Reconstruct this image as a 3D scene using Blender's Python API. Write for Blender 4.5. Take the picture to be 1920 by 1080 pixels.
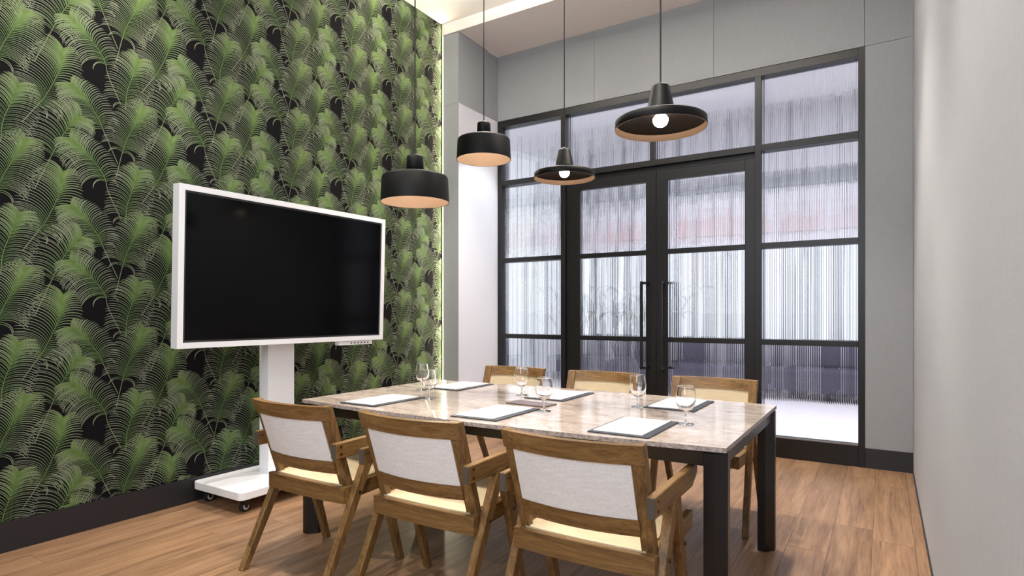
import bpy, bmesh, math, random
import numpy as np
from mathutils import Vector, Matrix
random.seed(7)
for o in list(bpy.data.objects): bpy.data.objects.remove(o)
C = bpy.context.scene.collection
PI = math.pi
# ---------------------------------------------------------------- camera
cam = bpy.data.cameras.new('camera'); co = bpy.data.objects.new('camera', cam); C.objects.link(co)
co.location = (3.8444, -5.513, 1.2279); co.rotation_euler = (PI/2, 0, math.radians(32.075))
cam.sensor_width = 36; cam.lens = 36*1111.5/1920; cam.shift_y = 48.9/1920; cam.clip_start = .05
bpy.context.scene.camera = co
# ---------------------------------------------------------------- world and lights
w = bpy.data.worlds.new('world'); bpy.context.scene.world = w; w.use_nodes = True
w.node_tree.nodes['Background'].inputs[0].default_value = (.86, .92, 1, 1)
w.node_tree.nodes['Background'].inputs[1].default_value = 1.0
vs = bpy.context.scene.view_settings
vs.view_transform = 'Standard'; vs.look = 'None'; vs.gamma = 1; vs.use_curve_mapping = False
vs.exposure = 0.42
def light(name, kind, loc, energy, color, rot=(0,0,0), **kw):
    l = bpy.data.lights.new(name, kind); o = bpy.data.objects.new(name, l); C.objects.link(o)
    o.location = loc; o.rotation_euler = rot; l.energy = energy; l.color = color
    for k, v in kw.items(): setattr(l, k, v)
    return o
def aim(o, p):
    d = Vector(p)-o.location; o.rotation_euler = d.to_track_quat('-Z', 'Y').to_euler()
WARM = (1, .90, .79); NEUT = (1, .99, .99); COOL = (.86, .92, 1)
# daylight fill behind the photographer, ceiling downlights over the table, added ceiling uplight, wall grazer
a = light('rear_daylight_fill', 'AREA', (2.9, -7.3, 2.5), 84, COOL, shape='RECTANGLE', size=2.2, size_y=2.6); aim(a, (1.2, -2.0, 1.1))  # unseen area light added as soft daylight fill; no window stands there
light('overhead_fill', 'AREA', (2.1, -3.4, 4.17), 20, NEUT, shape='RECTANGLE', size=2.4, size_y=2.6)  # soft overhead fill added to the room, not a fixture
for (x, y, e) in ((2.95, -4.0, 180), (.6, -4.0, 150), (1.9, -4.2, 90), (2.9, -1.6, 215), (1.25, -1.6, 230)):
    light('ceiling_downlight', 'SPOT', (x, y, 4.16), e, WARM, spot_size=math.radians(84), spot_blend=.6, shadow_soft_size=.03)
light('ceiling_uplight_fill', 'AREA', (1.9, -1.7, 3.98), 85, (1, .95, .88), rot=(PI, 0, 0), shape='RECTANGLE', size=3.2, size_y=.1)  # unseen uplight added to wash the ceiling, without a fixture
light('edge_led', 'AREA', (.035, -.745, 2.2), 17, (1, .90, .66), rot=(-PI/2, 0, 0), shape='RECTANGLE', size=.03, size_y=3.9)
light('corridor_light', 'AREA', (3, .85, 4.45), 380, (.93, .93, 1), shape='RECTANGLE', size=9, size_y=1.0)
a = light('column_spot_fill', 'SPOT', (1.7, -.42, 4.06), 120, COOL, spot_size=math.radians(40), spot_blend=.5, shadow_soft_size=.05); aim(a, (.2, -.42, 1.75))  # added spot standing in for daylight through the glazing on the column side

# ---------------------------------------------------------------- materials
def s2l(c): return tuple(((v/255)/12.92 if v/255 <= .04045 else ((v/255+.055)/1.055)**2.4) for v in c)
class M:
    def __init__(s, name):
        s.m = bpy.data.materials.new(name); s.m.use_nodes = True; s.t = s.m.node_tree
        s.n = s.t.nodes; s.b = s.n['Principled BSDF']
    def set(s, **k):
        for a, v in k.items():
            s.b.inputs[a.replace('_', ' ')].default_value = (*v, 1) if isinstance(v, tuple) else v
        return s
    def node(s, t, **k):
        n = s.n.new(t)
        for a, v in k.items(): setattr(n, a, v)
        return n
    def link(s, a, b): s.t.links.new(a, b)
    def coords(s, scale, which='Object'):
        tc = s.node('ShaderNodeTexCoord'); mp = s.node('ShaderNodeMapping'); mp.inputs['Scale'].default_value = scale
        s.link(tc.outputs[which], mp.inputs['Vector']); return mp.outputs[0]
    def noise(s, vec, scale=1, detail=4, rough=.55, dist=0):
        n = s.node('ShaderNodeTexNoise'); n.inputs['Scale'].default_value = scale; n.inputs['Detail'].default_value = detail
        n.inputs['Roughness'].default_value = rough; n.inputs['Distortion'].default_value = dist
        s.link(vec, n.inputs['Vector']); return n.outputs['Fac']
    def ramp(s, fac, stops):
        r = s.node('ShaderNodeValToRGB'); e = r.color_ramp.elements
        while len(e) < len(stops): e.new(.5)
        for i, (p, c) in enumerate(stops): e[i].position = p; e[i].color = (*c, 1)
        s.link(fac, r.inputs[0]); return r.outputs[0]
    def mix(s, f, a, b, mode='MIX'):
        n = s.node('ShaderNodeMix', data_type='RGBA', blend_type=mode)
        if isinstance(f, float): n.inputs[0].default_value = f
        else: s.link(f, n.inputs[0])
        for i, v in ((6, a), (7, b)):
            if isinstance(v, tuple): n.inputs[i].default_value = (*v, 1)
            else: s.link(v, n.inputs[i])
        return n.outputs[2]
    def bump(s, h, strength=.2, dist=.001):
        b = s.node('ShaderNodeBump'); b.inputs['Strength'].default_value = strength; b.inputs['Distance'].default_value = dist
        s.link(h, b.inputs['Height']); s.link(b.outputs[0], s.b.inputs['Normal'])
    def color(s, o): s.link(o, s.b.inputs['Base Color']); return s
def plain(name, c, rough=.5, metal=0., **k): return M(name).set(Base_Color=s2l(c), Roughness=rough, Metallic=metal, **k).m

def wood(name, dark, mid, lite, axis, per_object=False, rough=.5, sc=1.):
    m = M(name); v = m.coords(tuple((2.5 if i == axis else 38)*sc for i in range(3)))
    if per_object:
        oi = m.node('ShaderNodeObjectInfo'); ad = m.node('ShaderNodeVectorMath', operation='ADD')
        ml = m.node('ShaderNodeMath', operation='MULTIPLY'); ml.inputs[1].default_value = 57
        m.link(oi.outputs['Random'], ml.inputs[0]); m.link(v, ad.inputs[0]); m.link(ml.outputs[0], ad.inputs[1]); v = ad.outputs[0]
    n1 = m.noise(v, 1, 5, .6, .6); n2 = m.noise(v, 4, 3, .6)
    col = m.ramp(n1, [(.32, s2l(dark)), (.5, s2l(mid)), (.68, s2l(lite))])
    col = m.mix(.35, col, m.ramp(n2, [(.35, s2l(dark)), (.62, s2l(lite))]))
    if per_object:
        hs = m.node('ShaderNodeHueSaturation'); mr = m.node('ShaderNodeMapRange')
        mr.inputs['To Min'].default_value = .86; mr.inputs['To Max'].default_value = 1.1
        m.link(oi.outputs['Random'], mr.inputs['Value']); m.link(mr.outputs[0], hs.inputs['Value']); m.link(col, hs.inputs['Color']); col = hs.outputs[0]
    m.color(col).set(Roughness=rough); m.bump(n2, .25, .0006); return m.m
OAK = [wood('oak_%s' % 'xyz'[i], (80, 56, 28), (120, 88, 48), (152, 118, 72), i, rough=.45) for i in range(3)]
PLANK = wood('oak_plank', (104, 76, 54), (145, 111, 82), (168, 134, 103), 1, True, .42, .5)
PLANK_GAP = plain('plank_joint', (70, 48, 34), .8)

def fabric(name, c, amp=.07):
    m = M(name); v = m.coords((150, 150, 9)); v2 = m.coords((14, 14, 420))
    n = m.noise(v, 1, 3, .6); n2 = m.noise(v2, 1, 2, .5)
    lo = tuple(x*(1-amp) for x in s2l(c)); hi = tuple(min(1, x*(1+amp)) for x in s2l(c))
    col = m.ramp(n, [(.3, lo), (.7, hi)]); col = m.mix(.4, col, m.ramp(n2, [(.35, lo), (.65, hi)]))
    m.color(col).set(Roughness=.75); m.bump(n, .3, .0008); return m.m
GREYFAB = fabric('grey_woven_wallcovering', (150, 153, 156))
LITGREYFAB = fabric('grey_woven_wallcovering_lit', (184, 188, 194))  # grey wallcovering again, light on the right wall put into its colour
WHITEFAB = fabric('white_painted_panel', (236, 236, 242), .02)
BLACKM = plain('black_painted_metal', (17, 16, 17), .38)
BASEB = plain('charcoal_skirting', (34, 34, 38), .45)
CEIL = plain('ceiling_paint', (238, 232, 226), .9)
SOFF = plain('soffit_paint', (234, 226, 222), .9)
JOINT = plain('panel_joint', (60, 60, 60), .9)
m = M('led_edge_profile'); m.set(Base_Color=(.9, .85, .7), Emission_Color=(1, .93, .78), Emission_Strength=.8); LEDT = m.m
WHITE = plain('white_powder_coat', (247, 248, 251), .35)
WALLBLACK = plain('wallpaper_ground', (18, 16, 19), .85, Specular_IOR_Level=.1)
TRIMW = plain('white_edge_trim', (235, 228, 212), .5)
RUBBER = plain('black_rubber', (22, 22, 24), .6)
CHROME = plain('silver_hub', (200, 200, 204), .35, .2)
SCREEN = plain('screen_glass', (4, 4, 5), .12, Specular_IOR_Level=.15)
SCREENB = plain('screen_border', (38, 38, 42), .3)
TBLACK = plain('dark_steel_table_frame', (18, 15, 16), .3)
LAMPB = plain('matt_black_lamp_metal', (9, 9, 10), .5, Specular_IOR_Level=.2)
COPPER = plain('copper_lined_inner_shade', (172, 150, 132), .6, 0.)
BRONZE = plain('dark_bronze_inner_shade', (16, 10, 7), .6, .0, Specular_IOR_Level=.2)
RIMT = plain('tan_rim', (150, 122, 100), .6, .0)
SCREW = plain('dark_brass_bolt', (96, 62, 38), .35, .8)
LEATH = plain('navy_black_leather', (46, 50, 60), .5)
LEATHB = plain('brown_lid', (104, 88, 84), .3)
PAPER = plain('white_paper', (246, 246, 248), .7)
ENDG = plain('grey_end_grain', (84, 76, 66), .7)
# woven cane and woven liner
def weave(name, c, c2, sx=900, sz=900, band=.35):
    m = M(name); v = m.coords((1, 1, 1))
    w1 = m.node('ShaderNodeTexWave', bands_direction='X'); w1.inputs['Scale'].default_value = sx/6.28/2; m.link(v, w1.inputs[0])
    w1.inputs['Distortion'].default_value = .6
    w2 = m.node('ShaderNodeTexWave', bands_direction='Z'); w2.inputs['Scale'].default_value = sz/6.28/2; m.link(v, w2.inputs[0])
    w3 = m.node('ShaderNodeTexWave', bands_direction='Y'); w3.inputs['Scale'].default_value = sz/6.28/2; m.link(v, w3.inputs[0])
    f = m.mix(.5, w1.outputs[0], m.mix(.5, w2.outputs[0], w3.outputs[0]))
    big = m.noise(m.coords((10, 25, 90)), 1, 3)
    col = m.ramp(f, [(.25, s2l(c2)), (.6, s2l(c))]); col = m.mix(band, col, m.ramp(big, [(.3, s2l(c2)), (.65, s2l(c))]))
    m.color(col).set(Roughness=.7); m.bump(f, .35, .0008); return m.m
CANE = weave('straw_cane', (210, 196, 166), (188, 166, 130))
m = M('white_woven_cane'); na = m.noise(m.coords((18, 18, 420)), 1, 3, .7); nb_ = m.noise(m.coords((300, 300, 12)), 1, 3, .7)
col = m.mix(.45, m.ramp(na, [(.35, s2l((222, 222, 222))), (.62, s2l((250, 250, 250)))]), m.ramp(nb_, [(.32, s2l((218, 218, 218))), (.6, s2l((250, 250, 250)))]))
m.color(col).set(Roughness=.75); m.bump(na, .3, .0006); LINER = m.m
# polished marble
m = M('polished_beige_marble'); v = m.coords((1, 1, 1)); n1 = m.noise(m.coords((1.2, 5, 5)), 1.6, 7, .62, 1.2); n2 = m.noise(v, 26, 6, .7, .5)
col = m.ramp(n1, [(.3, s2l((146, 128, 118))), (.46, s2l((184, 168, 156))), (.56, s2l((206, 194, 184))), (.68, s2l((166, 148, 136)))])
col = m.mix(.35, col, m.ramp(n2, [(.36, s2l((112, 94, 86))), (.6, s2l((206, 196, 188)))]))
m.color(col).set(Roughness=.07, Specular_IOR_Level=.6); MARBLE = m.m
m = M('chipped_marble_edge'); n2 = m.noise(m.coords((1, 1, 1)), 70, 5, .7)
m.color(m.ramp(n2, [(.35, s2l((120, 108, 104))), (.65, s2l((190, 182, 178)))])).set(Roughness=.4); MARBLE_EDGE = m.m
def glassm(name, rough=.0, color=(1, 1, 1), ior=1.45):
    return M(name).set(Base_Color=color, Roughness=rough, Transmission_Weight=1., IOR=ior).m
FLUTED = glassm('fluted_glass', .0, (.93, .94, .97), 1.5); WINEG = glassm('clear_wine_glass')
m = M('palm_print'); at = m.node('ShaderNodeAttribute', attribute_name='print'); m.color(at.outputs['Color']).set(Roughness=.7, Specular_IOR_Level=.15); PALM = m.m
m = M('lit_bulb'); m.set(Base_Color=(1, .9, .8), Emission_Color=(1, .84, .64), Emission_Strength=22.); BULB = m.m

# ---------------------------------------------------------------- mesh helpers
def obj(name, bm, mat, parent=None, smooth=False, bevel=0., seg=2):
    if bevel:
        bmesh.ops.bevel(bm, geom=[e for e in bm.edges], offset=bevel, segments=seg, affect='EDGES', profile=.6, clamp_overlap=True)
    bmesh.ops.recalc_face_normals(bm, faces=bm.faces)
    me = bpy.data.meshes.new(name); bm.to_mesh(me); bm.free()
    for k in (mat if isinstance(mat, (list, tuple)) else [mat]): me.materials.append(k)
    if smooth:
        for p in me.polygons: p.use_smooth = True
    o = bpy.data.objects.new(name, me); C.objects.link(o)
    if parent: o.parent = parent
    return o
def box(x0, x1, y0, y1, z0, z1, bm=None, mi=0):
    bm = bm or bmesh.new()
    v = [bm.verts.new((x, y, z)) for x in (x0, x1) for y in (y0, y1) for z in (z0, z1)]
    for q in ((0, 1, 3, 2), (4, 6, 7, 5), (0, 4, 5, 1), (2, 3, 7, 6), (0, 2, 6, 4), (1, 5, 7, 3)):
        f = bm.faces.new([v[i] for i in q]); f.material_index = mi
    return bm
def prism(pts, vec, bm=None):
    bm = bm or bmesh.new(); vec = Vector(vec)
    a = [bm.verts.new(Vector(p)) for p in pts]; b = [bm.verts.new(Vector(p)+vec) for p in pts]
    n = len(pts); bm.faces.new(a); bm.faces.new(list(reversed(b)))
    for i in range(n): bm.faces.new([a[i], a[(i+1) % n], b[(i+1) % n], b[i]])
    return bm
def lathe(prof, n=32, bm=None, c=(0, 0, 0)):
    bm = bm or bmesh.new(); rings = []
    for (r, z) in prof:
        if r < 1e-6: rings.append([bm.verts.new((c[0], c[1], c[2]+z))])
        else: rings.append([bm.verts.new((c[0]+r*math.cos(2*PI*i/n), c[1]+r*math.sin(2*PI*i/n), c[2]+z)) for i in range(n)])
    for a, b in zip(rings, rings[1:]):
        for i in range(n):
            j = (i+1) % n
            if len(a) == 1 and len(b) == 1: continue
            if len(a) == 1: bm.faces.new([a[0], b[i], b[j]])
            elif len(b) == 1: bm.faces.new([a[i], a[j], b[0]])
            else: bm.faces.new([a[i], a[j], b[j], b[i]])
    return bm
def rod(p, q, r, n=12, bm=None):
    bm = bm or bmesh.new(); p = Vector(p); q = Vector(q); d = (q-p).normalized()
    u = d.orthogonal().normalized(); w_ = d.cross(u)
    A = [bm.verts.new(p+r*(u*math.cos(2*PI*i/n)+w_*math.sin(2*PI*i/n))) for i in range(n)]
    B = [bm.verts.new(q+r*(u*math.cos(2*PI*i/n)+w_*math.sin(2*PI*i/n))) for i in range(n)]
    bm.faces.new(A); bm.faces.new(B)
    for i in range(n): bm.faces.new([A[i], A[(i+1) % n], B[(i+1) % n], B[i]])
    return bm
def thing(name, label, cat, loc=(0, 0, 0), rz=0, group=None):
    o = bpy.data.objects.new(name, None); C.objects.link(o); o.location = loc; o.rotation_euler = (0, 0, rz)
    o.empty_display_size = .1; tag(o, label, cat, group); return o
def tag(o, label, cat, group=None):
    o['label'] = label; o['category'] = cat
    if group: o['group'] = group
    return o
def struct(name, bm, mat, label=None, **k):
    o = obj(name, bm, mat, **k); o['kind'] = 'structure'
    if label: o['label'] = label
    return o
def struct_empty(name, label, loc=(0, 0, 0)):
    o = bpy.data.objects.new(name, None); C.objects.link(o); o.location = loc; o['kind'] = 'structure'; o['label'] = label; return o
def copy_tree(o, parent=None):
    c = o.copy(); C.objects.link(c)
    if parent: c.parent = parent
    for ch in list(o.children): copy_tree(ch, c)
    return c

# ---------------------------------------------------------------- room shell
XR, ZC, ZS, ZT, ZB, YC, XC = 4.04, 4.20, 4.09, 3.37, .155, -.72, .20
Y0 = -7.6
fl = struct('floor', box(-.15, XR+.15, Y0, 0.1, -.08, -.004), PLANK_GAP, 'light brown oak plank floor of the meeting room')
pw, gap = .192, .0014
for i in range(22):
    x0 = XR-.055-(i+1)*pw if i else XR-.055-pw
    x0 = XR-.055-(i+1)*pw; x1 = x0+pw
    x0c = max(x0, 0.0)
    if x1 <= 0: continue
    y = 0.0-random.uniform(.2, 1.2)
    ys = [0.0]
    while y > Y0+.2: ys.append(y); y -= 1.22
    ys.append(Y0)
    for a_, b_ in zip(ys, ys[1:]):
        bm = box(x0c+gap/2-(x0c+x1)/2, x1-gap/2-(x0c+x1)/2, b_+gap/2-(a_+b_)/2, a_-gap/2-(a_+b_)/2, -.012, 0)
        p = obj('plank', bm, PLANK, fl); p.location = ((x0c+x1)/2, (a_+b_)/2, 0)
# narrow border planks along the right wall
y = 0
for a_, b_ in ((0, -1.1), (-1.1, -2.9), (-2.9, -4.7), (-4.7, Y0)):
    bm = box(-.026, .026, (b_-a_)/2+gap/2, (a_-b_)/2-gap/2, -.012, 0); p = obj('plank', bm, PLANK, fl); p.location = (XR-.028, (a_+b_)/2, 0)

wl = struct('wall_left', box(-.15, 0, Y0, .1, 0, ZC+.1), WALLBLACK, 'left wall papered with dark green palm frond wallpaper')
wr = struct('wall_right', box(XR, XR+.15, Y0, .1, 0, ZC+.1), LITGREYFAB, 'right wall in grey woven wallcovering, made paler for the light on it')
struct('wall_rear', box(-.15, XR+.15, Y0-.15, Y0, 0, ZC+.1), LITGREYFAB, 'plain grey wall behind the photographer')
ce = struct('ceiling', box(-.15, XR+.15, Y0, YC, ZC, ZC+.1), CEIL, 'white ceiling washed by an added unseen uplight')
struct('trim_1', box(XC, XR, YC, 0.05, ZS, ZC+.1), SOFF, 'lowered pinkish soffit above the glazed wall')
struct('trim_2', box(0, XR, YC-.012, YC-.0005, ZS-.002, ZC), CEIL, 'cream fascia board at the edge of the soffit')

# back wall: structure behind, separate covered panels in front with recessed joints
wb = struct('wall_back', box(XC-.05, XR, .1, .2, ZT, ZC+.1), JOINT, 'grey panelled wall around the black glazed partition')
J = .0025
def panel(x0, x1, z0, z1, par, y0=0., y1=.1, mat=GREYFAB):
    return obj('panel', box(x0+J/2, x1-J/2, y0, y1, z0+J/2, z1-J/2), mat, par, bevel=.0012, seg=1)
for a_, b_ in ((XC, 1.368), (1.368, 2.542), (2.542, 3.716), (3.716, XR)): panel(a_, b_, ZT, ZS, wb)
panel(3.716, XR, ZB, ZT, wb)
obj('joint_backing', box(3.7, XR, .1, .12, 0, ZT), JOINT, wb)
struct('baseboard_back', box(3.722, XR, -.004, .1, 0, ZB), BASEB, 'black skirting under the grey panel right of the glazing')
# column at left end
cl = struct('wall_corner', box(0.004, XC-.004, YC+.004, .1, 0, ZS), JOINT, 'boxed column between palm wallpaper and glazing')
def colpanel(x0, x1, y0, y1, z0, z1, m_): return obj('panel', box(x0, x1, y0, y1, z0+J/2, z1-J/2), m_, cl)
colpanel(0.006, XC, YC, YC+.004, ZB, ZT, GREYFAB); colpanel(0.006, XC, YC, YC+.004, ZT, ZS-.003, GREYFAB)
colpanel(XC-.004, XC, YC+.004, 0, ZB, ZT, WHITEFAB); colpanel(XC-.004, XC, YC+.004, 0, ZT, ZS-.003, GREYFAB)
struct('baseboard_corner', box(0.0, XC+.01, YC-.01, 0, 0, ZB), BASEB, 'black skirting around the boxed column')
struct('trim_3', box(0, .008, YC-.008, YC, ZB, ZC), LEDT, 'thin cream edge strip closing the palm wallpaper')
struct('baseboard_left', box(0, .014, Y0, YC-.01, 0, ZB), BASEB, 'charcoal skirting board below the palm wallpaper')
struct('baseboard_right', box(XR-.006, XR, Y0, -.004, 0, .02), BASEB, 'thin dark strip at the foot of the right wall')

# ---------------------------------------------------------------- palm wallpaper print (flat print built as one thin mesh)
def catmull(P, n):
    P = [np.array(p, float) for p in P]; P = [2*P[0]-P[1]]+P+[2*P[-1]-P[-2]]; out = []
    segs = len(P)-3
    for k in range(n):
        t = k/(n-1)*segs; i = min(int(t), segs-1); t -= i; a, b, c, d = P[i:i+4]
        out.append(.5*((2*b)+(-a+c)*t+(2*a-5*b+4*c-d)*t*t+(-a+3*b-3*c+d)*t**3))
    return np.array(out)
FR = {  # rachis (y, z) from tip to stem end, fraction carrying leaflets, left and right leaflet length
 'A':  ([(-4.054, 2.693), (-4.074, 2.565), (-4.131, 2.419), (-4.178, 2.338), (-4.241, 2.235)], .76, .185, .135),
 'B':  ([(-3.972, 2.336), (-4.016, 2.288), (-4.067, 2.195), (-4.106, 2.097), (-4.131, 2.034), (-4.188, 1.888)], .62, .165, .14),
 'D1': ([(-4.016, 2.883), (-3.954, 2.828), (-3.892, 2.77), (-3.845, 2.695), (-3.828, 2.62), (-3.756, 2.463)], .66, .16, .12),
 'D2': ([(-4.011, 2.507), (-3.946, 2.446), (-3.884, 2.364), (-3.845, 2.272), (-3.774, 2.11)], .70, .16, .12),
 'E1': ([(-3.66, 2.773), (-3.691, 2.676), (-3.727, 2.558), (-3.736, 2.447)], .96, .14, .15),
 'E2': ([(-3.63, 2.484), (-3.682, 2.378), (-3.73, 2.269), (-3.756, 2.177), (-3.788, 2.034)], .74, .14, .15),
}
rng = np.random.default_rng(3)
G0 = np.array(s2l((96, 122, 60))); G1 = np.array(s2l((64, 90, 52))); G2 = np.array(s2l((140, 148, 126))); G3 = np.array(s2l((86, 94, 66)))
def frond(pts, frac, LL, LR):
    V = []; F = []; K = []
    R = catmull(pts, 90); N = len(R)
    nb = int(frac*(N-1))
    def strip(path, wid, cols):
        b = len(V); n = len(path)
        for i, p in enumerate(path):
            d = path[min(i+1, n-1)]-path[max(i-1, 0)]; d = d/(np.linalg.norm(d)+1e-9); q = np.array([-d[1], d[0]])*wid[i]/2
            V.append(p-q); V.append(p+q); K.append(cols[i]); K.append(cols[i])
        for i in range(n-1): F.append((b+2*i, b+2*i+1, b+2*i+3, b+2*i+2))
    strip(R[4::3], [.0022+.0022*i/30 for i in range(len(R[4::3]))], [G3*.9+G2*.3]*len(R[4::3]))
    n = 33
    for side, L in ((1, LL), (-1, LR)):
        for k in range(n):
            s = (k+.5)/n; idx = int(s*nb); p = R[idx].copy()
            T = R[max(idx-2, 0)]-R[min(idx+2, N-1)]; T /= np.linalg.norm(T)
            a0 = math.radians(22+26*s); a = math.atan2(T[1], T[0])
            ln = L*(.42+.58*math.sin(PI*min(.62, .06+.80*s)))*rng.uniform(.96, 1.04)
            if s > .93: ln *= .7
            bend = math.radians(62+34*s+(30 if s > .93 else 0))
            m_ = 7; path = [p]
            for i in range(m_):
                t = (i+.5)/m_; aa = a+side*(a0+bend*t**.85)
                path.append(path[-1]+np.array([math.cos(aa), math.sin(aa)])*ln/m_)
            solid = max(0., 1-s/.55)
            wd = []; cs = []; j = rng.uniform(.82, 1.15)
            for i in range(m_+1):
                e = i/m_
                wd.append((.0030+.0085*solid*(1-e*.85))*(1 if i < m_ else .3)*(.8 if i == 0 else 1))
                q = min(1, e*1.35)*(1-.55*solid); c0 = G0*(.35+.65*solid)+G1*(.65-.65*solid)
                cs.append((c0*(1-q)+G2*(1-.2*e)*q)*j)
            strip(path, wd, cs)
    return np.array(V), np.array(F), np.array(K)
AV = []; AF = []; AK = []; off = 0
cellY, cellZ = .592, .68
for name, (pts, frac, LL, LR) in FR.items():
    V, F, K = frond(pts, frac, LL, LR)
    nl = len(V); lay = np.arange(nl)/nl*1.5e-5
    for ci in range(-3, 7):
        for cj in range(-8, 9):
            dy = ci*cellY; dz = cj*cellZ-(ci % 2)*.34
            y = V[:, 0]+dy; z = V[:, 1]+dz
            if z.max() < ZB or z.min() > ZC or y.min() > YC or y.max() < -6.2: continue
            x = .0006+.0006*(4.9-(pts[0][1]+dz)) + lay
            fy = y[F].mean(1); fz = z[F].mean(1); ok = (fy < YC-.003) & (fz > ZB+.002) & (fz < ZC-.003) & (z[F].min(1) > ZB-.004)
            if not ok.any(): continue
            AV.append(np.stack([x, y, z], 1)); AF.append(F[ok]+off); AK.append(K); off += nl
AV = np.concatenate(AV); AF = np.concatenate(AF); AK = np.concatenate(AK)
me = bpy.data.meshes.new('palm_print'); me.from_pydata(AV.tolist(), [], AF.tolist())
ca = me.color_attributes.new('print', 'FLOAT_COLOR', 'POINT'); ca.data.foreach_set('color', np.concatenate([AK, np.ones((len(AK), 1))], 1).astype(np.float32).ravel())
me.materials.append(PALM); po = bpy.data.objects.new('palm_print', me); C.objects.link(po); po.parent = wl; po['kind'] = 'stuff'

# ---------------------------------------------------------------- glazed partition
def fluted(x0, x1, z0, z1, par, y=.07, pitch=.0165):
    n = max(4, round((x1-x0)/pitch)); p = (x1-x0)/n; bm = bmesh.new(); seg = 6; fr = []
    for i in range(n):
        for k in range(seg): t = k/seg; fr.append((x0+(i+t)*p, y--.0036*-math.sin(PI*t)))
    fr.append((x1, y)); back = y+.006
    ft = [bm.verts.new((a, b, z1)) for a, b in fr]; fb = [bm.verts.new((a, b, z0)) for a, b in fr]
    bt = [bm.verts.new((x0, back, z1)), bm.verts.new((x1, back, z1))]; bb_ = [bm.verts.new((x0, back, z0)), bm.verts.new((x1, back, z0))]
    for i in range(len(fr)-1): bm.faces.new([fb[i], fb[i+1], ft[i+1], ft[i]])
    bm.faces.new([bb_[0], bt[0], bt[1], bb_[1]]); bm.faces.new([bb_[0], fb[0], ft[0], bt[0]]); bm.faces.new([bb_[1], bt[1], ft[-1], fb[-1]])
    bm.faces.new(ft+[bt[1], bt[0]]); bm.faces.new(list(reversed(fb))+[bb_[0], bb_[1]])
    return obj('pane', bm, FLUTED, par)
def bar(x0, x1, z0, z1, par, name='rail', y0=0.005, y1=.12, m_=BLACKM): return obj(name, box(x0, x1, y0, y1, z0, z1), m_, par, bevel=.0015, seg=1)
wn = struct_empty('window_1', 'black steel partition frame with fluted glass lights around the doors', (0, 0, 0))
bar(XC+.002, .25, 0, ZT, wn, 'post'); bar(3.672, 3.72, 0, ZT, wn, 'post', -.004)
bar(.25, 3.672, 3.30, ZT-.002, wn, 'head_rail')
bar(.987, 1.04, 0, 3.30, wn, 'post'); bar(2.891, 2.943, 0, 3.30, wn, 'post'); bar(1.945, 1.99, 2.703, 3.30, wn, 'mullion')
for a_, b_ in ((.25, .987), (2.943, 3.672)):
    bar(a_, b_, 0, .17, wn, 'bottom_rail'); bar(a_, b_, 2.647, 2.703, wn)
    for z in (.985, 1.823): bar(a_, b_, z-.023, z+.023, wn)
    fluted(a_, b_, .17, .962, wn); fluted(a_, b_, 1.008, 1.80, wn); fluted(a_, b_, 1.846, 2.647, wn); fluted(a_, b_, 2.703, 3.30, wn)
bar(1.04, 2.891, 2.647, 2.703, wn, 'transom')
bar(1.04, 2.891, 2.602, 2.647, wn, 'door_closer_box', .045)
fluted(1.04, 1.945, 2.703, 3.30, wn); fluted(1.99, 2.891, 2.703, 3.30, wn)
obj('bottom_bead', box(2.943, 3.672, -.001, .02, .168, .178), plain('grey_bead', (120, 116, 118), .4), wn)
def handle(x, side, par, bx):
    h = obj('handle', box(x-.011, x+.011, side[0], side[1], .70, 1.54), BLACKM, par, bevel=.002, seg=1)
    for z in (.715, 1.525):
        a_, b_ = sorted((x, bx)); lo, hi = sorted((side[2], side[3]))
        obj('handle_bracket', box(x-.011 if bx > x else bx-.011, bx+.011 if bx > x else x+.011, lo, hi, z-.011, z+.011), BLACKM, h)
def door(n, x0, x1, sw0, sw1, label):
    d = struct_empty(n, label, (0, 0, 0)); y0, y1 = .03, .085
    bar(x0, x0+sw0, .008, 2.598, d, 'stile', y0, y1); bar(x1-sw1, x1, .008, 2.598, d, 'stile', y0, y1)
    a_, b_ = x0+sw0, x1-sw1
    bar(a_, b_, 2.502, 2.598, d, 'rail', y0, y1); bar(a_, b_, .008, .17, d, 'rail', y0, y1)
    for z in (.985, 1.823): bar(a_, b_, z-.023, z+.023, d, 'rail', y0, y1)
    for z0, z1 in ((.17, .962), (1.008, 1.80), (1.846, 2.502)): fluted(a_, b_, z0, z1, d, .055)
    return d
d1 = door('door_1', 1.045, 1.997, .151, .100, 'left leaf of the black double door with fluted panes')
d2 = door('door_2', 2.003, 2.888, .108, .085, 'right leaf of the black double door with fluted panes')
handle(1.886, (-.075, -.05, -.052, .032), d1, 1.925); handle(2.078, (-.075, -.05, -.052, .032), d2, 2.055)
handle(2.135, (.16, .185, .084, .165), d2, 2.07)

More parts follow.
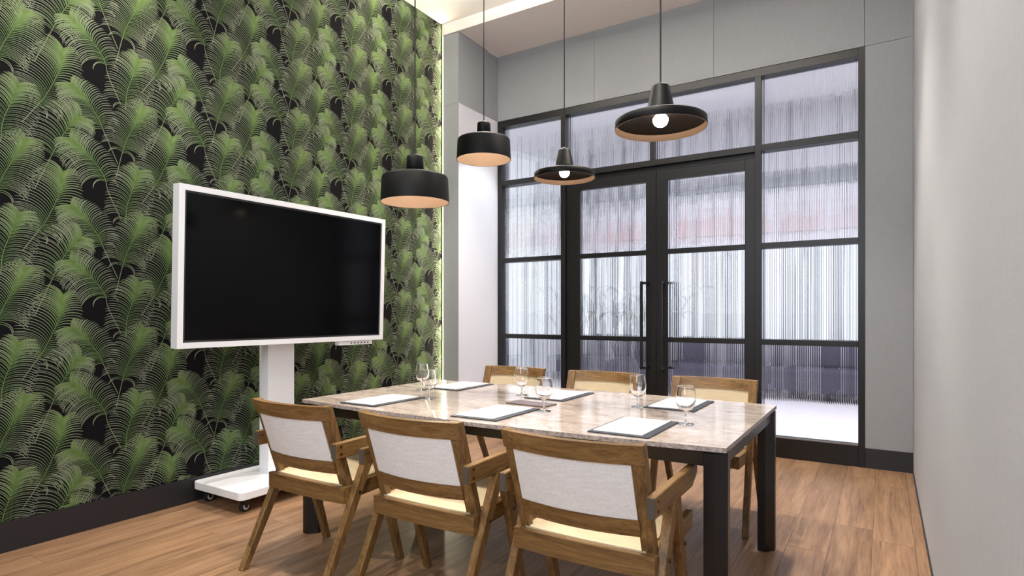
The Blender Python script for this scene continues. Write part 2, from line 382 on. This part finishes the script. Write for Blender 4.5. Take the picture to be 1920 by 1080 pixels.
# ---------------------------------------------------------------- corridor beyond the glass
CORW = plain('corridor_paint', (226, 224, 228), .8); CORF = plain('corridor_floor', (214, 208, 212), .5)
GREYD = plain('grey_mullion', (90, 90, 98), .7); GREYM = plain('mid_grey_batten', (168, 166, 170), .7)
DARKW = plain('dark_navy_upholstery', (62, 60, 76), .8); PINK = plain('rose_board', (204, 180, 180), .8)
struct('trim_4', box(-4, 9, .12, 4.6, -.08, -.004), CORF, 'pale corridor floor beyond the fluted glass')
struct('trim_5', box(-4, 9, .2, 4.6, 4.5, 4.6), CORW, 'white corridor ceiling beyond the fluted glass')
cw = struct_empty('wall_corridor', 'far corridor wall with tall bright windows behind the fluted glass')
bays = [(-3.2, -2.0), (-1.75, -.6), (-.35, .75), (1.0, 2.1), (2.35, 3.5), (3.75, 4.9), (5.15, 6.4), (6.7, 8.2)]
bm = box(-4, 9, 4.5, 4.6, 0, .75); box(-4, 9, 4.5, 4.6, 2.35, 4.5, bm); px = -4
for a_, b_ in bays: box(px, a_, 4.5, 4.6, .75, 2.35, bm); px = b_
box(px, 9, 4.5, 4.6, .75, 2.35, bm); obj('wall_surface', bm, CORW, cw)
for a_, b_ in bays:
    for k in range(1, 4): obj('window_bar', box(a_+(b_-a_)*k/4-.05, a_+(b_-a_)*k/4+.05, 4.5, 4.56, .75, 2.35), GREYD, cw)
for k in range(44):
    x = -3.9+k*.29; obj('batten', box(x-.028, x+.028, 4.40, 4.46, 2.36 if k % 2 else 0, 4.49), GREYM if k % 3 else GREYD, cw)
[obj('rose_board', box(a_, b_, 4.46, 4.499, 2.5, z_), PINK, cw) for a_, b_, z_ in ((-2.6, -1.5, 2.8), (-.9, .6, 2.9), (1.2, 1.9, 2.75), (2.5, 3.3, 2.95), (3.7, 4.2, 2.8), (4.9, 6.2, 2.85))]; obj('grey_band', box(-3.8, 8.8, 4.46, 4.499, 3.2, 3.45), GREYFAB, cw)
for i, x in enumerate((-1.9, .25, 2.2, 4.2, 6.2)):
    t = thing('bench_seat', ['dark bench blurred behind the leftmost glass', 'dark navy bench blurred behind the left side pane', 'dark bench blurred behind the left door leaf', 'dark navy bench blurred behind the right door leaf', 'dark navy bench blurred low behind the right side pane'][i], 'bench', (x, 3.9, 0))
    obj('seat', box(-.75, .75, -.3, .3, .12, .45), DARKW, t, bevel=.04); obj('back', box(-.75, .75, .2, .34, .45, .85), DARKW, t, bevel=.04)
    for sx in (-.68, .68): obj('leg', box(sx-.03, sx+.03, -.25, .25, 0, .12), BLACKM, t)
t = thing('potted_palm', 'potted palm blurred behind the left door leaf', 'plant', (.95, 1.5, 0))
obj('pot', lathe([(0, 0), (.15, 0), (.2, .38), (.18, .38), (.15, .3), (0, .3)], 20), plain('grey_pot', (120, 118, 120), .7), t, smooth=True)
LEAFG = plain('grey_green_leaf', (120, 126, 120), .6)
for k in range(9):
    bm = bmesh.new(); a = k*2*PI/9+.2; pr = None; n = 9
    for i in range(n):
        s = i/(n-1); r = .02+.75*s**1.3*(.6+.4*((k*5) % 3)/2); z = .3+1.3*math.sin(s*2.0)*(.75+.25*((k*7) % 4)/3)
        wv = .008+.055*math.sin(PI*min(1, s*1.02)); c_, s_ = math.cos(a), math.sin(a)
        q = [bm.verts.new((r*c_-wv*s_, r*s_+wv*c_, z-.015)), bm.verts.new((r*c_, r*s_, z)), bm.verts.new((r*c_+wv*s_, r*s_-wv*c_, z-.015))]
        if pr: bm.faces.new([pr[0], pr[1], q[1], q[0]]); bm.faces.new([pr[1], pr[2], q[2], q[1]])
        pr = q
    obj('leaf', bm, LEAFG, t)

# ---------------------------------------------------------------- table
tx0, tx1, ty0, ty1 = 1.08, 3.37, -3.32, -2.145; cxm = (tx0+tx1)/2; cym = (ty0+ty1)/2
tb = thing('meeting_table', 'long boat-shaped beige marble table on dark steel legs', 'table', (cxm, cym, 0))
hw = (tx1-tx0)/2; hd = (ty1-ty0)/2
N = 24; out = []
for i in range(N+1): x = -hw+2*hw*i/N; out.append((x, -hd-.07*(1-(x/hw)**2)))
for i in range(N+1): x = hw-2*hw*i/N; out.append((x, hd+.05*(1-(x/hw)**2)))
bm = prism([(x, y, .732) for x, y in out], (0, 0, .018)); bmesh.ops.recalc_face_normals(bm, faces=bm.faces)
for f in bm.faces: f.material_index = 0 if abs(f.normal.z) > .5 else 1
obj('marble_top', bm, [MARBLE, MARBLE_EDGE], tb)
obj('shadow_gap', box(-hw+.02, hw-.02, -hd+.02, hd-.02, .724, .732), TBLACK, tb)
lw, chf = .078, .04
def leg_xy(cx, cy):
    h = lw/2; return [(cx-h, cy-h), (cx+h-chf, cy-h), (cx+h, cy-h+chf), (cx+h, cy+h), (cx-h+chf, cy+h), (cx-h, cy+h-chf)]
for sx in (-1, 1):
    for sy in (-1, 1):
        obj('leg', prism([(x, y, 0) for x, y in leg_xy(sx*(hw-.003-lw/2), sy*(hd-.003-lw/2))], (0, 0, .724)), TBLACK, tb, bevel=.0015, seg=1)
ax = hw-.003-lw; ay = hd-.003-lw
for s in (-1, 1):
    obj('apron', box(-ax, ax, s*(hd-.03)-.012, s*(hd-.03)+.012, .672, .724), TBLACK, tb)
    obj('end_apron', box(s*(hw-.03)-.012, s*(hw-.03)+.012, -ay, ay, .672, .724), TBLACK, tb)

# ---------------------------------------------------------------- chairs
def arc_board(x0, x1, y, z0, z1, th, bulge, lean, name, mat, par, n=12, off=0., bevel=.003, xo=None):
    # board curved in plan, leaning back with height; y is the rear face at height z=.44
    W = .265; bm = bmesh.new(); rows = []
    for i in range(n+1):
        x = x0+(x1-x0)*i/n; b = -bulge*(1-(x/W)**2); r = []
        for (z, t) in ((z0, 0), (z0, th), (z1, th), (z1, 0)):
            r.append(bm.verts.new((x, y+b+t+off-(z-.44)*lean, z)))
        rows.append(r)
    for a_, b_ in zip(rows, rows[1:]):
        for k in range(4): bm.faces.new([a_[k], a_[(k+1) % 4], b_[(k+1) % 4], b_[k]])
    bm.faces.new(rows[0]); bm.faces.new(rows[-1])
    return obj(name, bm, mat, par)
def slant(name, p0, p1, w0, w1, tx, mat, par):
    # tapered leg in the side plane: p = (x, y, z), w = width in y at each end
    bm = bmesh.new(); a = []
    for (p, w_) in ((p0, w0), (p1, w1)):
        a += [bm.verts.new((p[0]+dx, p[1]+dy, p[2])) for dx, dy in ((-tx/2, -w_/2), (tx/2, -w_/2), (tx/2, w_/2), (-tx/2, w_/2))]
    bm.faces.new(a[:4]); bm.faces.new(a[4:])
    for i in range(4): bm.faces.new([a[i], a[(i+1) % 4], a[4+(i+1) % 4], a[4+i]])
    return obj(name, bm, mat, par, bevel=.003, seg=1)
def make_chair():
    t = thing('armchair', '', 'chair')
    lean = .33; W = .262
    for s in (-1, 1):
        xs = s*.275
        lg = slant('leg', (xs, -.255, 0), (xs, .045, .60), .036, .060, .034, OAK[2], t)
        obj('foot_pad', box(xs-.012, xs+.012, -.267, -.243, -.0005, .004), RUBBER, lg)
        lg2 = slant('leg', (xs-s*.004, .245, 0), (xs-s*.004, .075, .60), .034, .056, .034, OAK[2], t)
        for (yy, zz) in ((-.045, .41), (.135, .41)):
            b_ = lg if yy < 0 else lg2
            obj('bolt', rod((xs+s*.016, yy, zz), (xs+s*.021, yy, zz), .007), SCREW, b_, smooth=False)
        # armrest: long board, front end cut on a slant
        x0 = xs-.012; pts = [(x0, -.185, .585), (x0, .24, .585), (x0, .31, .625), (x0, .31, .662), (x0, -.185, .655)]
        ar = obj('armrest', prism(pts, (.028, 0, 0)), OAK[1], t, bevel=.003, seg=1)
        obj('end_cap', box(x0+.001, x0+.027, -.1875, -.184, .588, .652), ENDG, ar)
        for zz in (.605, .638): obj('bolt', rod((xs+s*.014, -.155, zz), (xs+s*.019, -.155, zz), .006), SCREW, ar)
        # back post, leaning
        bm = bmesh.new(); a = []
        for (z, wx) in ((.385, .042), (.82, .050)):
            yy = -.085-(z-.44)*lean
            xo = s*(W-(.0 if z > .6 else .004))
            a += [bm.verts.new(v) for v in ((xo, yy, z), (xo-s*wx, yy-.012, z), (xo-s*wx, yy+.022, z), (xo, yy+.034, z))]
        bm.faces.new(a[:4]); bm.faces.new(a[4:])
        for i in range(4): bm.faces.new([a[i], a[(i+1) % 4], a[4+(i+1) % 4], a[4+i]])
        obj('back_post', bm, OAK[2], t, bevel=.002, seg=1)
        obj('seat_rail', prism([(s*.232, -.095, .375), (s*.232, .355, .395), (s*.232, .355, .462), (s*.232, -.095, .440)], (s*.028, 0, 0)), OAK[1], t, bevel=.002, seg=1)
    arc_board(-.268, .268, -.120, .368, .440, .028, .012, 0, 'rear_seat_rail', OAK[0], t)
    obj('front_seat_rail', box(-.228, .228, .325, .352, .395, .455), OAK[0], t, bevel=.002, seg=1)
    arc_board(-W, W, -.092, (.753), .819, .034, .050, lean, 'top_rail', OAK[0], t)
    arc_board(-.222, .222, -.090, .500, .560, .026, .045, lean, 'lower_rail', OAK[0], t)
    arc_board(-.218, .218, -.086, .552, .765, .003, .047, lean, 'back_liner', LINER, t)['label'] = 'white woven rear face of the backrest'
    arc_board(-.218, .218, -.082, .552, .765, .016, .045, lean, 'back_cane', CANE, t)['label'] = 'straw coloured cane of the backrest front'
    # seat cane, slightly dished
    bm = bmesh.new(); n = 10; g = [[bm.verts.new((-.230+.460*i/n, -.094+.425*j/n-(.012*(1-((-.23+.46*i/n)/.26)**2) if j == 0 else 0), .446+.02*j/n-.012*math.sin(PI*i/n)*math.sin(PI*j/n))) for j in range(n+1)] for i in range(n+1)]
    g2 = [[bm.verts.new((v.co.x, v.co.y, v.co.z-.022)) for v in r] for r in g]
    for i in range(n):
        for j in range(n):
            bm.faces.new([g[i][j], g[i+1][j], g[i+1][j+1], g[i][j+1]]); bm.faces.new([g2[i][j], g2[i][j+1], g2[i+1][j+1], g2[i+1][j]])
    for i in range(n):
        bm.faces.new([g[i][0], g2[i][0], g2[i+1][0], g[i+1][0]]); bm.faces.new([g[i][n], g[i+1][n], g2[i+1][n], g2[i][n]])
        bm.faces.new([g[0][i], g[0][i+1], g2[0][i+1], g2[0][i]]); bm.faces.new([g[n][i], g2[n][i], g2[n][i+1], g[n][i+1]])
    obj('seat_cane', bm, CANE, t)
    return t
ch = make_chair()
CH = [(1.512, -3.53, 0, 'oak armchair with white woven back nearest the screen, front row'),
      (2.235, -3.53, 0, 'middle oak armchair of the three seen from behind'),
      (2.952, -3.53, 0, 'oak armchair with white woven back nearest the camera, front row'),
      (1.44, -1.83, PI, 'oak and cane armchair across the table beside the white column'),
      (2.17, -1.83, PI, 'oak and cane armchair across the table before the left door leaf'),
      (2.93, -1.83, PI, 'oak and cane armchair across the table at its right end')]
for i, (x, y, r, lab) in enumerate(CH):
    c = ch if i == 0 else copy_tree(ch)
    c.location = (x, y, 0.0005); c.rotation_euler = (0, 0, r); c['label'] = lab; c['category'] = 'chair'; c['group'] = 'oak and cane armchairs around the table'

# ---------------------------------------------------------------- mobile display
t = thing('mobile_display', 'large black screen in a white frame on a wheeled white stand', 'screen', (.29, -2.84, 0))
bm = box(-.272, .25, -.50, .50, .088, .138)
ve = [e for e in bm.edges if abs(e.verts[0].co.z-e.verts[1].co.z) > .01]
bmesh.ops.bevel(bm, geom=ve, offset=.035, segments=6, affect='EDGES', profile=.5)
obj('base_plate', bm, WHITE, t, bevel=.006)
obj('column', box(-.10, .0, -.13, .08, .138, 1.75), WHITE, t, bevel=.004)
for (x, y) in ((-.2, -.43), (.185, -.43), (-.2, .40), (.185, .40)):
    c = obj('caster', box(x-.018, x+.018, y-.024, y+.024, .064, .088), BLACKM, t, bevel=.002, seg=1)
    obj('wheel', rod((x-.014, y, .032), (x+.014, y, .032), .032, 24), RUBBER, c, bevel=.002, seg=1)
    for s in (-1, 1):
        obj('hub', rod((x+s*.0142, y, .032), (x+s*.0175, y, .032), .019, 20), CHROME, c)
        obj('fork', prism([(x+s*.018, y-.02, .07), (x+s*.018, y+.02, .07), (x+s*.018, y+.008, .026), (x+s*.018, y-.008, .026)], (s*.003, 0, 0)), BLACKM, c)
# screen assembly tilted and slightly turned
SW, SH = 1.615, .96
pv = Matrix.Translation((.13, .010, 1.505)) @ Matrix.Rotation(math.radians(-1.8), 4, 'Z') @ Matrix.Rotation(math.radians(1.8), 4, 'Y')
def tv(name, bm, mat, **k):
    o = obj(name, bm, mat, t, **k); o.matrix_local = pv; return o
b0 = .034
f = box(-.07, 0, -SW/2, SW/2, SH/2-b0, SH/2); box(-.07, 0, -SW/2, SW/2, -SH/2, -SH/2+b0, f)
box(-.07, 0, -SW/2, -SW/2+b0, -SH/2+b0, SH/2-b0, f); box(-.07, 0, SW/2-b0, SW/2, -SH/2+b0, SH/2-b0, f)
tv('screen_frame', f, WHITE)
tv('back_housing', box(-.085, -.07, -SW/2+.02, SW/2-.02, -SH/2+.02, SH/2-.02), WHITE)
tv('screen', box(-.05, -.009, -SW/2+b0+.012, SW/2-b0-.012, -SH/2+b0+.012, SH/2-b0-.012), SCREEN)
f = box(-.05, -.006, -SW/2+b0, SW/2-b0, SH/2-b0-.012, SH/2-b0); box(-.05, -.006, -SW/2+b0, SW/2-b0, -SH/2+b0, -SH/2+b0+.012, f)
box(-.05, -.006, -SW/2+b0, -SW/2+b0+.012, -SH/2+b0+.012, SH/2-b0-.012, f); box(-.05, -.006, SW/2-b0-.012, SW/2-b0, -SH/2+b0+.012, SH/2-b0-.012, f)
tv('screen_border', f, SCREENB)
tv('mount_bracket', box(-.14, -.085, -.2, .08, -.25, .25), WHITE)
pb = tv('port_box', box(-.06, -.008, .38, .70, -SH/2-.032, -SH/2-.002), WHITE)
for k in range(6):
    y = .49+.033*k; obj('port', box(-.0085, -.0065, y-.007, y+.007, -SH/2-.022, -SH/2-.014), RUBBER, pb)

# ---------------------------------------------------------------- pendant lamps
def cord(t, ztop, z0):
    obj('cord', rod((0, 0, z0), (0, 0, ztop-.03), .0035, 8), RUBBER, t)
    obj('ceiling_rose', lathe([(0, ztop), (.05, ztop), (.05, ztop-.02), (.01, ztop-.03), (0, ztop-.03)], 24), LAMPB, t)
def drum(x, y, z, lab):
    t = thing('pendant_lamp', lab, 'lamp', (x, y, z), 0, 'black pendant lamps over the table'); R = .182; H = .142
    obj('shade', lathe([(R, 0), (R, .002), (R-.006, H-.014), (R-.012, H-.004), (R-.024, H), (.04, H+.004), (.04, H+.001), (R-.026, H-.004), (R-.010, H-.018), (R-.003, 0), (R, 0)], 64), LAMPB, t, smooth=True)
    obj('inner_shade', lathe([(R-.0035, .0008), (R-.0115, H-.020), (R-.028, H-.007), (0, H-.006)], 64), COPPER, t, smooth=True)['label'] = 'copper coloured lining'
    obj('socket_cap', lathe([(0, H+.118), (.010, H+.118), (.012, H+.110), (.038, H+.108), (.044, H+.100), (.048, H), (0, H)], 32), LAMPB, t, smooth=True)
    obj('bulb', lathe([(0, .055), (.018, .058), (.03, .072), (.034, .09), (.028, .108), (.016, .125), (.014, H-.008), (0, H-.008)], 24), BULB, t, smooth=True)
    cord(t, ZC-z, H+.116); return t
def disc(x, y, z, lab):
    t = thing('pendant_lamp', lab, 'lamp', (x, y, z), 0, 'black pendant lamps over the table'); R = .186
    obj('shade', lathe([(R, -.002), (R+.001, 0), (R, .03), (R-.008, .036), (.05, .062), (.05, .058), (R-.012, .030), (R-.003, .026), (R-.003, -.002), (R, -.002)], 64), LAMPB, t, smooth=True)
    obj('inner_shade', lathe([(R-.0035, .025), (R-.013, .029), (.05, .0565), (0, .0575)], 64), BRONZE, t, smooth=True)['label'] = 'dark bronze underside'
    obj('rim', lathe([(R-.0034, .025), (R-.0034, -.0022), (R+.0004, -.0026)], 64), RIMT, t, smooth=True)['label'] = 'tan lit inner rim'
    obj('neck', lathe([(0, .190), (.008, .190), (.010, .182), (.030, .179), (.037, .170), (.057, .075), (.066, .060), (0, .060)], 32), LAMPB, t, smooth=True)
    obj('bulb', lathe([(0, .004), (.014, .006), (.025, .014), (.031, .028), (.031, .040), (.02, .054), (0, .057)], 24), BULB, t, smooth=True)
    cord(t, ZC-z, .188); return t
drum(1.72, -3.10, 1.825, 'large black drum pendant hanging in front of the screen edge')
drum(1.577, -2.25, 2.26, 'black drum pendant hanging in front of the white column')
disc(2.18, -2.25, 2.065, 'smaller looking flat disc pendant before the left door leaf')
disc(3.06, -3.10, 2.0, 'rightmost and largest looking flat disc pendant with glowing bulb')

# ---------------------------------------------------------------- things on the table
ZTOP = .7505
MP = [(1.507, -3.115, 'writing mat nearest the screen on the near side'),
      (2.262, -3.125, 'writing mat in the middle of the near side of the table'),
      (2.956, -3.118, 'writing mat nearest the camera, near side'),
      (1.48, -2.375, 'writing mat on the far side before the column side chair'),
      (2.243, -2.43, 'writing mat at the middle of the far side'),
      (2.937, -2.40, 'writing mat at the right end of the far side')]
def mat():
    bm = box(-.128, .128, -.20, .20, 0, .005); return obj('writing_mat', bm, LEATH, bevel=.0018, seg=2)
for i, (x, y, lab) in enumerate(MP):
    if i == 0:
        mt = mat(); pp = obj('paper_pad', box(-.108, .100, -.178, .178, .0, .003), PAPER)
        a, b = mt, pp
    else:
        a, b = mt.copy(), pp.copy(); C.objects.link(a); C.objects.link(b)
    a.location = (x, y, ZTOP); b.location = (x-.004, y, ZTOP+.0054)
    tag(a, 'dark navy leather '+lab, 'desk mat', 'leather writing mats on the marble table')
    tag(b, 'blank white paper on the '+lab.replace('writing mat', 'mat').replace(', behind a wine glass', ''), 'paper', 'paper pads on the writing mats')
o = obj('table_tray', box(-.125, .125, -.06, .06, 0, .007), LEATHB, bevel=.002); o.location = (2.262, -2.80, ZTOP); o.rotation_euler.z = math.radians(-4)
tag(o, 'flat brown tray lying between mats in the middle of the table', 'tray')
gp = [(0, .0), (.034, .0), (.034, .0015), (.010, .005), (.0045, .010), (.0038, .030), (.0045, .045), (.012, .052), (.028, .063), (.040, .085), (.0435, .108), (.041, .135), (.0364, .162), (.0361, .1642),
      (.0358, .1655), (.0350, .165), (.0348, .1642), (.0352, .162), (.0398, .135), (.0422, .108), (.0386, .086), (.027, .0655), (.012, .0555), (0, .054)]
wine = obj('wine_glass', lathe(gp, 40), WINEG, smooth=True)
G = [(1.378, -2.647, 'wine glass left rear of the pair near the screen end'),
     (1.679, -2.93, 'wine glass beside the near mat at the screen end, front of the pair'),
     (2.038, -2.524, 'wine glass before the cane back beside the white column'),
     (2.429, -2.958, 'wine glass right of the brown tray in the table middle'),
     (2.773, -2.584, 'wine glass before the middle cane back chair on the far side'),
     (3.116, -2.928, 'wine glass nearest the right end of the table')]
for i, (x, y, lab) in enumerate(G):
    g = wine if i == 0 else wine.copy()
    if i: C.objects.link(g)
    g.location = (x, y, ZTOP); tag(g, 'clear empty '+lab, 'glass', 'wine glasses on the marble table')
